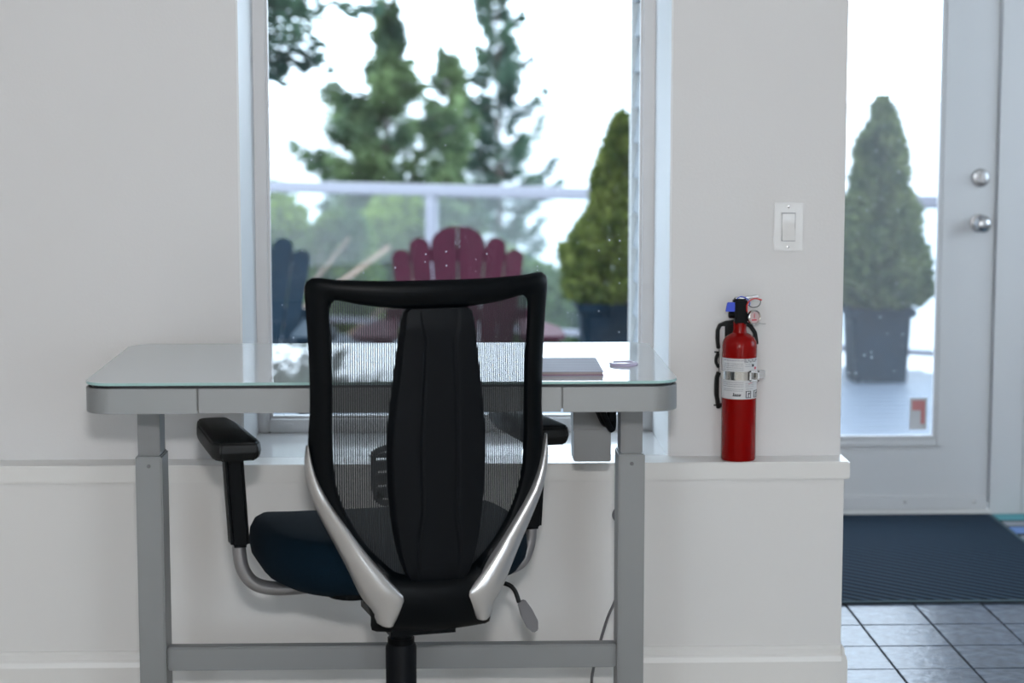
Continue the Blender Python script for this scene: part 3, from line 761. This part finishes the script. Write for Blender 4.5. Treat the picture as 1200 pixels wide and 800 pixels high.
bm = bmesh.new(); add_tube(bm, smooth_path([(-.009, -.010, .386), (0, -.013, .3915), (.012, -.016, .388), (.020, -.018, .378), (.019, -.018, .372)], 6), .0012, 8); obj('blue_tie', bm, M['blue'], ext, True)
bm = bmesh.new(); add_tube(bm, smooth_path([(.014, -.018, .356), (.0135, -.019, .372), (.020, -.022, .383), (.032, -.024, .388), (.048, -.02, .384)], 6), .0016, 8); obj('red_tie', bm, M['redplastic'], ext, True)
bm = bmesh.new(); add_tube(bm, smooth_path([(.017, -.018, .372), (.025, -.022, .367), (.038, -.024, .369), (.045, -.022, .378), (.043, -.02, .387)], 6), .0010, 8); obj('black_tie', bm, M['ink'], ext, True)
GR = Matrix.Translation((.027, -.020, .344)) @ Matrix.Rotation(radians(28), 4, 'Z') @ Matrix.Rotation(pi/2, 4, 'X')
bm = bmesh.new(); add_lathe(bm, [(.0165, 0), (.0175, .002), (.0175, .009), (.0158, .0105), (.0143, .0095), (.0143, .006), (0, .006)], seg=32, mtx=GR); ga = obj('pressure_gauge', bm, M['chrome'], ext, True)
bm = bmesh.new(); add_lathe(bm, [(.0140, .0062), (.0140, .0066), (0, .0066)], seg=28, mtx=GR); obj('gauge_dial', bm, M['dial'], ga, True)
bm = bmesh.new(); add_box(bm, -.0008, .0008, -.002, .009, .0068, .0074, mtx=GR); add_box(bm, -.007, .007, -.008, -.005, .0067, .0070, mtx=GR); obj('gauge_needle', bm, M['redink'], ga)
bm = bmesh.new(); add_tube(bm, smooth_path([(.038, -.01, .331), (.047, -.01, .3275), (.060, -.01, .3265)], 4), .0008, 6); obj('safety_pin_wire', bm, M['tube'], ext, True)
# plastic wall bracket behind it
br = tag(empty('extinguisher_bracket', (EX, YW, LZ)), 'black plastic wall bracket with cut-outs behind the red fire extinguisher', 'bracket')
bm = bmesh.new()
BY0, BY1 = -.014, -.0005
def bstrip(pts, w, y0=BY0, y1=BY1):
    n = len(pts); L = []; Rr = []
    for i, p in enumerate(pts):
        a = Vector(pts[max(0, i-1)]); b = Vector(pts[min(n-1, i+1)]); d = (b-a).normalized(); nn = Vector((-d.y, d.x))*w/2
        L.append(Vector(p)+nn); Rr.append(Vector(p)-nn)
    add_prism(bm, [(q.x, q.y) for q in L+Rr[::-1]], y0, y1, 'y', .0012)
bstrip([(-.045, .262), (-.0475, .285), (-.0475, .305), (-.042, .318), (-.028, .324), (0, .327)], .0085)
bstrip([(.0, .327), (.018, .324), (.032, .315), (.042, .300), (.046, .272)], .010)
bstrip([(-.045, .252), (-.050, .238), (-.050, .228), (-.044, .216)], .007)
bstrip([(-.043, .205), (-.0475, .192), (-.0485, .178), (-.0485, .152), (-.046, .140), (-.043, .118)], .010)
add_box(bm, -.043, .020, -.0065, BY1, .12, .322, .002)
for z in (.254, .126): add_box(bm, -.055, -.043, BY0, BY0+.004, z-.0015, z+.0015)
obj('bracket_plate', bm, M['blackg'], br, True)
bm = bmesh.new(); add_box(bm, -.0418, -.030, -.0072, -.0066, .13, .315); obj('bracket_liner', bm, M['label'], br)

# ================================================================== FLOOR MAT AND RUG
matx0, matx1, maty0, maty1 = XE+.012, 1.862, 5.640, 6.850
fm = tag(empty('door_mat', ((matx0+matx1)/2, (maty0+maty1)/2, 0)), 'large dark blue-black ribbed mat on the tiles in front of the glass door', 'mat')
mw, mh = (matx1-matx0)/2, (maty1-maty0)/2
part_box('rubber_backing', fm, M['navyw'], -mw, mw, -mh, mh, .002, .006, .001)
# ribbed pile: diagonal rows of raised ribs, with a plain border
def matfab():
    m = mat('ribbed_pile', (.022, .038, .058), .9, spec=.15); n = m.node_tree; b = n.nodes['Principled BSDF']
    t = n.nodes.new('ShaderNodeTexCoord'); w = n.nodes.new('ShaderNodeTexWave'); w.wave_type = 'BANDS'; w.bands_direction = 'DIAGONAL'; w.inputs['Scale'].default_value = 12
    mp = n.nodes.new('ShaderNodeMapping'); mp.inputs['Scale'].default_value = (1, 1, 0)
    n.links.new(t.outputs['Object'], mp.inputs[0]); n.links.new(mp.outputs[0], w.inputs['Vector']); w.inputs['Distortion'].default_value = .35
    r = n.nodes.new('ShaderNodeValToRGB'); r.color_ramp.elements[0].color = (.001, .003, .006, 1); r.color_ramp.elements[1].color = (.030, .058, .095, 1)
    n.links.new(w.outputs['Fac'], r.inputs[0])
    z = n.nodes.new('ShaderNodeTexNoise'); z.inputs['Scale'].default_value = 120; n.links.new(t.outputs['Object'], z.inputs['Vector'])
    mm = n.nodes.new('ShaderNodeMix'); mm.data_type = 'RGBA'; mm.blend_type = 'MULTIPLY'; mm.inputs[0].default_value = .8
    n.links.new(r.outputs[0], mm.inputs[6]); n.links.new(z.outputs['Color'], mm.inputs[7]); 
    n.links.new(r.outputs[0], b.inputs['Base Color'])
    bp = n.nodes.new('ShaderNodeBump'); bp.inputs['Distance'].default_value = .004; n.links.new(w.outputs['Fac'], bp.inputs['Height']); n.links.new(bp.outputs[0], b.inputs['Normal'])
    return m
part_box('pile', fm, matfab(), -mw+.006, mw-.012, -mh+.010, mh-.006, .006, .011, .002)
bm = bmesh.new()
for q in ((-mw, mw, -mh, -mh+.010), (-mw, mw, mh-.006, mh), (mw-.012, mw, -mh+.010, mh-.006), (-mw, -mw+.006, -mh+.010, mh-.006)): add_box(bm, q[0], q[1], q[2], q[3], .006, .010, .001)
obj('edge_binding', bm, mat('edge_binding_grey_blue', (.06, .10, .12), .8), fm)
rg = tag(empty('striped_rug', (2.3, 6.2, 0)), 'striped teal, grey and blue rug just right of the dark door mat', 'rug')
y = 6.855; bands = [('teal', .105), ('navyw', .02), ('greyw', .075), ('navyw', .015), ('bluew', .10), ('navyw', .04), ('greyw', .05), ('navyw', .02)]; i = 0
while y > 5.7:
    k, w = bands[i % len(bands)]; part_box('stripe', rg, M[k], 1.868-2.3, .55, y-w-6.2, y-6.2, .002, .008, .001); y -= w; i += 1

# invented ceiling fixture, out of frame, to go with the overhead fill
cl = tag(empty('added_ceiling_lamp', (-.2, 1.9, ZC)), 'unseen square ceiling lamp added for overhead fill light', 'lamp')
part_box('housing', cl, M['trim'], -.27, .27, -.27, .27, -.03, 0, .005)

# ================================================================== OUTSIDE
ZD = -.24
def rail_y(x): return 14.728 + (x+1.207)*(12.43-14.728)/(2.979+1.207)
dk = struct(empty('deck', (0, 5.4, ZD)))
y = 5.36
while y < 17.2:
    xr = 6.5
    yy = y+.14
    # right limit where the board meets the railing line
    lim = -1.207 + (yy-14.728)/((12.43-14.728)/(2.979+1.207))
    xr = min(6.5, lim)
    if xr > -6:
        x0 = -6 if y > 7.1 else -6
        bm = bmesh.new()
        if y < 7.05:
            add_box(bm, -6, .648, y-5.4, y+.135-5.4, -.035, 0, .003)
        else: add_box(bm, -6, xr, y-5.4, y+.135-5.4, -.035, 0, .003)
        obj('deck_board', bm, M['deck'], dk)
    y += .142
part_box('joist_bed', dk, M['soil'], -6, .648, 0, 1.7, -.12, -.06)
bm = bmesh.new(); add_prism(bm, [(-6, 1.7), (3.2, 1.7), (3.2, rail_y(3.2)-5.5), (-6, rail_y(-6)-5.5)], -.12, -.06, 'z'); obj('joist_bed', bm, M['soil'], dk)

ang = math.atan2(12.43-14.728, 2.979+1.207); RL = Vector((cos(ang), sin(ang), 0)); P0 = Vector((-.098, rail_y(-.098), ZD))
rail = tag(empty('deck_railing', P0, ang), 'white metal railing with clear glass panels along the far deck edge', 'railing')
part_box('top_rail', rail, M['rail'], -6.0, 6.0, -.04, .04, .990, 1.07, .014)
part_box('bottom_rail', rail, M['rail'], -6.0, 6.0, -.02, .02, .08, .12, .004)
pst = None
for k in range(-3, 5):
    part_box('post', rail, M['rail'], k*1.52-.036, k*1.52+.036, -.036, .036, 0, .990, .004)
for k in range(-3, 4):
    part_box('glass_panel', rail, M['railglass'], k*1.52+.045, (k+1)*1.52-.045, -.004, .004, .12, .990)

def adirondack(name, label, m, x, y, rz, group=None):
    t = tag(empty(name, (x, y, ZD), rz), label, 'chair', group)
    # local: faces -y (towards the house)
    # back slats, fanned; the two middle ones form one rounded top
    tilt = radians(17)
    def slat(cx_b, w_b, cx_t, w_t, top, dome):
        bm = bmesh.new(); N = 10; pts = []
        zb = .30
        pts.append((cx_b-w_b/2, zb)); pts.append((cx_b+w_b/2, zb))
        if dome == 0:
            pts += [(cx_t + w_t/2*cos(pi*k/N), top-w_t*.45 + w_t*.45*sin(pi*k/N)) for k in range(N+1)]
        elif dome > 0:   # right half: rounded on the right
            pts += [(cx_t-w_t/2 + w_t*cos(pi/2*k/N), top-w_t*.75 + w_t*.75*sin(pi/2*k/N)) for k in range(N+1)]
        else:
            pts += [(cx_t+w_t/2 - w_t*sin(pi/2*k/N), top-w_t*.75 + w_t*.75*cos(pi/2*k/N)) for k in range(N+1)]
        add_prism(bm, pts, -.010, .010, 'y', .0025, mtx=Matrix.Translation((0, .235, .30)) @ Matrix.Rotation(-tilt, 4, 'X') @ Matrix.Translation((0, 0, -.30)))
        obj('back_slat', bm, m, t, True)
    slat(-.046, .082, -.071, .135, 1.040, -1); slat(.046, .082, .071, .135, 1.040, 1)
    for s in (-1, 1):
        slat(s*.134, .084, s*.196, .104, .977, 0); slat(s*.219, .080, s*.292, .092, .915, 0)
    for z, hw in ((.56, .37), (.34, .29), (.86, .25)):
        bm = bmesh.new(); add_box(bm, -hw, hw, .0, .026, -.035, .035, .003, mtx=Matrix.Translation((0, .250+(z-.30)*math.tan(tilt), z))); obj('back_rail', bm, m, t, True)
    for s in (-1, 1):
        bm = bmesh.new(); add_prism(bm, [(s*.30, .37), (s*.37, .37), (s*.50, -.10), (s*.51, -.40), (s*.47, -.50), (s*.33, -.50), (s*.29, -.42), (s*.30, 0)], .520, .545, 'z', .004); obj('arm', bm, m, t, True)
        bm = bmesh.new(); add_box(bm, s*.33-.012, s*.33+.012, -.34, -.25, 0, .520, .003); obj('leg', bm, m, t, True)
        bm = bmesh.new(); add_prism(bm, [(-.34, .36), (-.34, .25), (.62, 0), (.70, 0), (.70, .05), (.24, .25)], s*.29-.012, s*.29+.012, 'x', .003); obj('side_stringer', bm, m, t, True)
        bm = bmesh.new(); add_prism(bm, [(s*.345, .43), (s*.43, .52), (s*.345, .52)], -.32, -.295, 'y', .002); obj('arm_brace', bm, m, t, True)
    for k in range(6):
        yk = -.35+.10*k; zk = .375-.022*k
        bm = bmesh.new(); add_box(bm, -.30, .30, yk, yk+.088, zk, zk+.02, .003); obj('seat_slat', bm, m, t, True)
    return t
adirondack('adirondack_chair', 'maroon slatted garden chair with fan back on the deck behind the desk chair', M['maroon'], .058, 10.10, 0)
adirondack('adirondack_chair', 'dark navy slatted garden chair on the deck, half hidden by the left window frame', M['navy'], -1.035, 10.10, 0)

def tufts(bm, rng, n, posf, size, elong=2.5, droop=0.):
    for _ in range(n):
        p, out = posf(rng)
        d = (Vector((rng.uniform(-1, 1), rng.uniform(-1, 1), rng.uniform(-1, 1))) + out*1.2 + Vector((0, 0, -droop))).normalized()
        s_ = d.cross(Vector((rng.uniform(-1, 1), rng.uniform(-1, 1), rng.uniform(-1, 1)))).normalized()
        L = size*rng.uniform(.6, 1.4); w = L/elong
        a = bm.verts.new(p - s_*w*.35); b = bm.verts.new(p + d*L*.45 - s_*w*.5); c = bm.verts.new(p+d*L); e = bm.verts.new(p + d*L*.45 + s_*w*.5)
        bm.faces.new((a, b, c, e))

def potted(name, label, x, y, potw, poth, prof, m, seed):
    """prof: (height fraction, radius) outline of the clipped cone"""
    t = tag(empty(name, (x, y, ZD)), label, 'plant')
    bm = bmesh.new(); add_prism(bm, rrect(potw*.86, potw*.86, .03), 0, poth*.98, 'z', .004)
    for v_ in bm.verts:
        k = .88 + .12*v_.co.z/poth; v_.co.x *= k/.88*.98; v_.co.y *= k/.88*.98
    pt = obj('planter', bm, M['pot'], t, True)
    bm = bmesh.new()
    for s in (1, -1):
        add_box(bm, -potw, potw, s*potw-.012, s*potw+.012, poth-.05, poth, .004); add_box(bm, s*potw-.012, s*potw+.012, -potw, potw, poth-.05, poth, .004)
    obj('planter_rim', bm, M['pot'], pt, True)
    part_box('soil', t, M['soil'], -potw*.85, potw*.85, -potw*.85, potw*.85, poth*.96, poth*.985)
    bm = bmesh.new(); add_tube(bm, [(0, 0, poth*.9), (0, 0, poth+.9)], [.022, .008], 8); obj('stem', bm, M['bark'], t, True)
    H = prof[-1][0]
    rng = random.Random(seed)
    def rad(z):
        for (z0, r0), (z1, r1) in zip(prof, prof[1:]):
            if z0 <= z <= z1: return r0+(r1-r0)*(z-z0)/(z1-z0)
        return prof[-1][1]
    lumps = [(rng.uniform(0, 2*pi), rng.uniform(prof[0][0], H), rng.uniform(-.30, .14)) for _ in range(70)]
    def pos(rng):
        while True:
            z = rng.uniform(prof[0][0], H)
            if rng.random() < (rad(z)+.02)/.42: break
        a = rng.uniform(0, 2*pi)
        k = 1.0
        for la, lz, lk in lumps:
            da = abs((a-la+pi) % (2*pi)-pi)*max(rad(z), .05); dz = z-lz
            w_ = math.exp(-(da*da+dz*dz)/(2*.055**2)); k += lk*w_
        r = rad(z)*k*(rng.uniform(.45, 1.0)**.45)
        return Vector((cos(a)*r, sin(a)*r, z)), Vector((cos(a), sin(a), .9))
    bm = bmesh.new(); tufts(bm, rng, 15000, pos, .055, 2.2)
    o = obj('foliage', bm, m, t); o['kind'] = 'stuff'
    return t
potted('potted_conifer', 'cone-shaped yellow-green conifer in a dark blue planter, seen at the right of the window', 1.055, 12.35, .265, .445,
       [(.44, .30), (.52, .36), (.60, .35), (.75, .31), (.92, .24), (1.10, .175), (1.28, .125), (1.42, .08), (1.50, .045), (1.555, .012)], M['cypress'], 4)
potted('potted_conifer', 'cone-shaped grey-green conifer in a dark blue planter, seen through the door glass', 2.545, 11.98, .185, .44,
       [(.44, .24), (.52, .31), (.62, .315), (.80, .27), (1.00, .225), (1.15, .175), (1.35, .135), (1.50, .085), (1.58, .05), (1.655, .012)], M['cypress2'], 9)

# distant trees on the slope below the deck
def conifer(name, label, x, y, base, top, spread, seed, m, nbranch=90, per=150, size=.16, zlow=None, gaps=.0, bias=None, up=.1, thick=.12, lean=0.):
    t = tag(empty(name, (x, y, base)), label, 'tree', None)
    H = top-base; rng = random.Random(seed)
    def ax_(z): return Vector((lean*(z/H), 0, z))
    bm = bmesh.new(); add_tube(bm, [ax_(H*k/8) for k in range(9)], [thick*(1-k/8.6) for k in range(9)], 10); obj('trunk', bm, M['bark'], t, True)
    bw = bmesh.new(); bf = bmesh.new(); zl = (zlow-base) if zlow is not None else H*.3
    for i in range(nbranch):
        h = zl + (H-zl)*((i+rng.random())/nbranch)
        a = rng.uniform(0, 2*pi); zz = h+base
        L = spread(zz)*rng.uniform(.65, 1.12)
        if rng.random() < gaps: L *= .4
        if bias: L *= bias(a, zz)
        L = max(L, .05)
        d = Vector((cos(a), sin(a), 0)); p0 = ax_(h)
        pts = [p0 + d*L*s + Vector((0, 0, -.22*L*s + (.22+up)*L*s*s)) for s in (0, .33, .66, 1)]
        add_tube(bw, pts, [.018*max(.4, L), .013*max(.4, L), .009, .004], 5)
        n = int(per*(.35+L))
        for _ in range(n):
            s = rng.uniform(.12, 1)**.8; j = min(2, int(s*3)); q = pts[j].lerp(pts[j+1], s*3-j)
            sd = d.cross(Vector((0, 0, 1))); wsp = .26*L*(1.05-s)+.03
            q = q + sd*rng.gauss(0, wsp*.5) + Vector((0, 0, rng.gauss(-.02, .05)))
            dd = (d*rng.uniform(.2, 1) + sd*rng.uniform(-1, 1) + Vector((0, 0, rng.uniform(-.5, .35)))).normalized()
            ss = dd.cross(Vector((rng.uniform(-1, 1), rng.uniform(-1, 1), rng.uniform(-1, 1)))).normalized()
            LL = size*rng.uniform(.6, 1.3); w = LL*.30
            va = bf.verts.new(q-ss*w*.3); vb = bf.verts.new(q+dd*LL*.5-ss*w*.5); vc = bf.verts.new(q+dd*LL); vd = bf.verts.new(q+dd*LL*.5+ss*w*.5)
            bf.faces.new((va, vb, vc, vd))
    o = obj('branches', bw, M['bark'], t, True); o['kind'] = 'stuff'
    o = obj('foliage', bf, m, t); o['kind'] = 'stuff'
    return t
def interp(tab):
    def f(z):
        if z <= tab[0][0]: return tab[0][1]
        for (a, r), (b, s) in zip(tab, tab[1:]):
            if a <= z <= b: return r+(s-r)*(z-a)/(b-a)
        return tab[-1][1]
    return f
# picture height y at distance 24 m -> z = 1.43 - (y-113)/100
conifer('conifer_tree', 'bushy mid-green conifer beyond the railing, left of the window centre', -.78, 24, -6, 2.52,
        interp([(-1.4, .75), (-.6, .75), (.2, .85), (.6, .98), (.95, .92), (1.35, .66), (1.6, .30), (1.9, .20), (2.2, .12), (2.52, .02)]), 11, M['needles'], 150, 190, .14, zlow=-1.6, gaps=.25, up=.25, thick=.13, lean=.12)
conifer('conifer_tree', 'small slim conifer top between the bushy tree and the sparse one', .02, 25.5, -6, 1.98,
        interp([(-1, .5), (0, .5), (.6, .45), (1.1, .36), (1.5, .22), (1.98, .03)]), 17, M['needles'], 70, 170, .14, zlow=-1.0, gaps=.3, up=.35, thick=.07)
conifer('conifer_tree', 'sparse dark conifer with upswept limbs beyond the railing, right of the bushy one', .80, 28, -7, 2.90,
        interp([(-1.2, .8), (-.2, .85), (.6, .95), (1.2, .80), (1.8, .55), (2.1, .20), (2.35, .34), (2.65, .25), (2.9, .05)]), 23, M['needles2'], 88, 150, .14, zlow=-1.3, gaps=.4, up=.45, thick=.10, lean=-.10)
conifer('conifer_tree', 'tall conifer whose dark boughs hang into the upper left corner of the window', -2.6, 17, -6, 7.5,
        interp([(1.5, .9), (1.65, 1.2), (1.9, 1.5), (2.25, 1.85), (2.8, 2.1), (4.5, 2.2), (6.5, 1.2), (7.5, .1)]), 31, M['needles2'], 330, 110, .14, zlow=1.5, gaps=.1, up=-.1, thick=.16)
def bush(label, x, y, z0, z1, r, seed, m, n=9000, size=.11):
    t = tag(empty('bush', (x, y, z0)), label, 'bush'); rng = random.Random(seed); H = z1-z0
    bm = bmesh.new()
    for k in range(7):
        a = rng.uniform(0, 2*pi); add_tube(bm, [(0, 0, 0), (cos(a)*r*.3, sin(a)*r*.3, H*.45), (cos(a)*r*.7, sin(a)*r*.7, H*.85)], [.04, .025, .01], 6)
    obj('stems', bm, M['bark'], t, True)['kind'] = 'stuff'
    bl = [(Vector((rng.uniform(-.7, .7)*r, rng.uniform(-.7, .7)*r, H*rng.uniform(.55, .93))), r*rng.uniform(.3, .55)) for _ in range(14)]
    def pos(rng):
        c, q = rng.choice(bl); v_ = Vector((rng.gauss(0, 1), rng.gauss(0, 1), rng.gauss(0, 1))).normalized()
        return c + v_*q*rng.uniform(.7, 1), v_
    bm = bmesh.new(); tufts(bm, rng, n, pos, size, 1.5); obj('foliage', bm, m, t)['kind'] = 'stuff'
bush('leafy light green bush behind the railing glass, lowest left of the trees', -1.45, 20, -3.0, .50, .70, 2, M['broad'])
bush('yellow-green bush behind the railing glass, right behind the bare branches', -.66, 22.3, -3.2, .42, .62, 6, M['broad'])
bush('low green shrub beyond the railing behind the maroon chair', 1.0, 23, -3.9, -.15, .6, 12, M['needles'], size=.10)
# bare fallen branches
db = tag(empty('bare_branch', (-1.0, 15.9, -1.9)), 'pinkish-brown bare branches slanting behind the railing glass', 'branch')
bm = bmesh.new()
for a, b, r in (((-1.2, 0, 1.1), (.55, .3, 2.15), .035), ((-.5, .1, 1.5), (.25, -.2, 2.25), .02), ((-.3, .2, 1.2), (.75, .1, 1.9), .026), ((-.9, 0, .6), (-.3, .2, 2.1), .03)):
    add_tube(bm, smooth_path([a, ((a[0]+b[0])/2, .05, (a[2]+b[2])/2-.08), b], 5), [r*(1-.05*k) for k in range(11)], 8)
obj('branch_wood', bm, M['dead'], db, True)['kind'] = 'stuff'

# slope and sea
bm = bmesh.new(); N = 30; V = []
for i in range(N+1):
    row = []
    for j in range(N+1):
        x = -60+120*i/N; y = 8 + 70*(j/N); z = -3.2 - (y-8)*.34 + noise.noise(Vector((x*.15, y*.15, 0)))*.6
        row.append(bm.verts.new((x, y, z)))
    V.append(row)
for i in range(N):
    for j in range(N): bm.faces.new((V[i][j], V[i+1][j], V[i+1][j+1], V[i][j+1]))
struct(obj('ground_slope', bm, M['hill'], None, True))
bm = bmesh.new(); add_box(bm, -6000, 6000, 70, 12000, -25.5, -25); struct(obj('sea', bm, M['sea']))
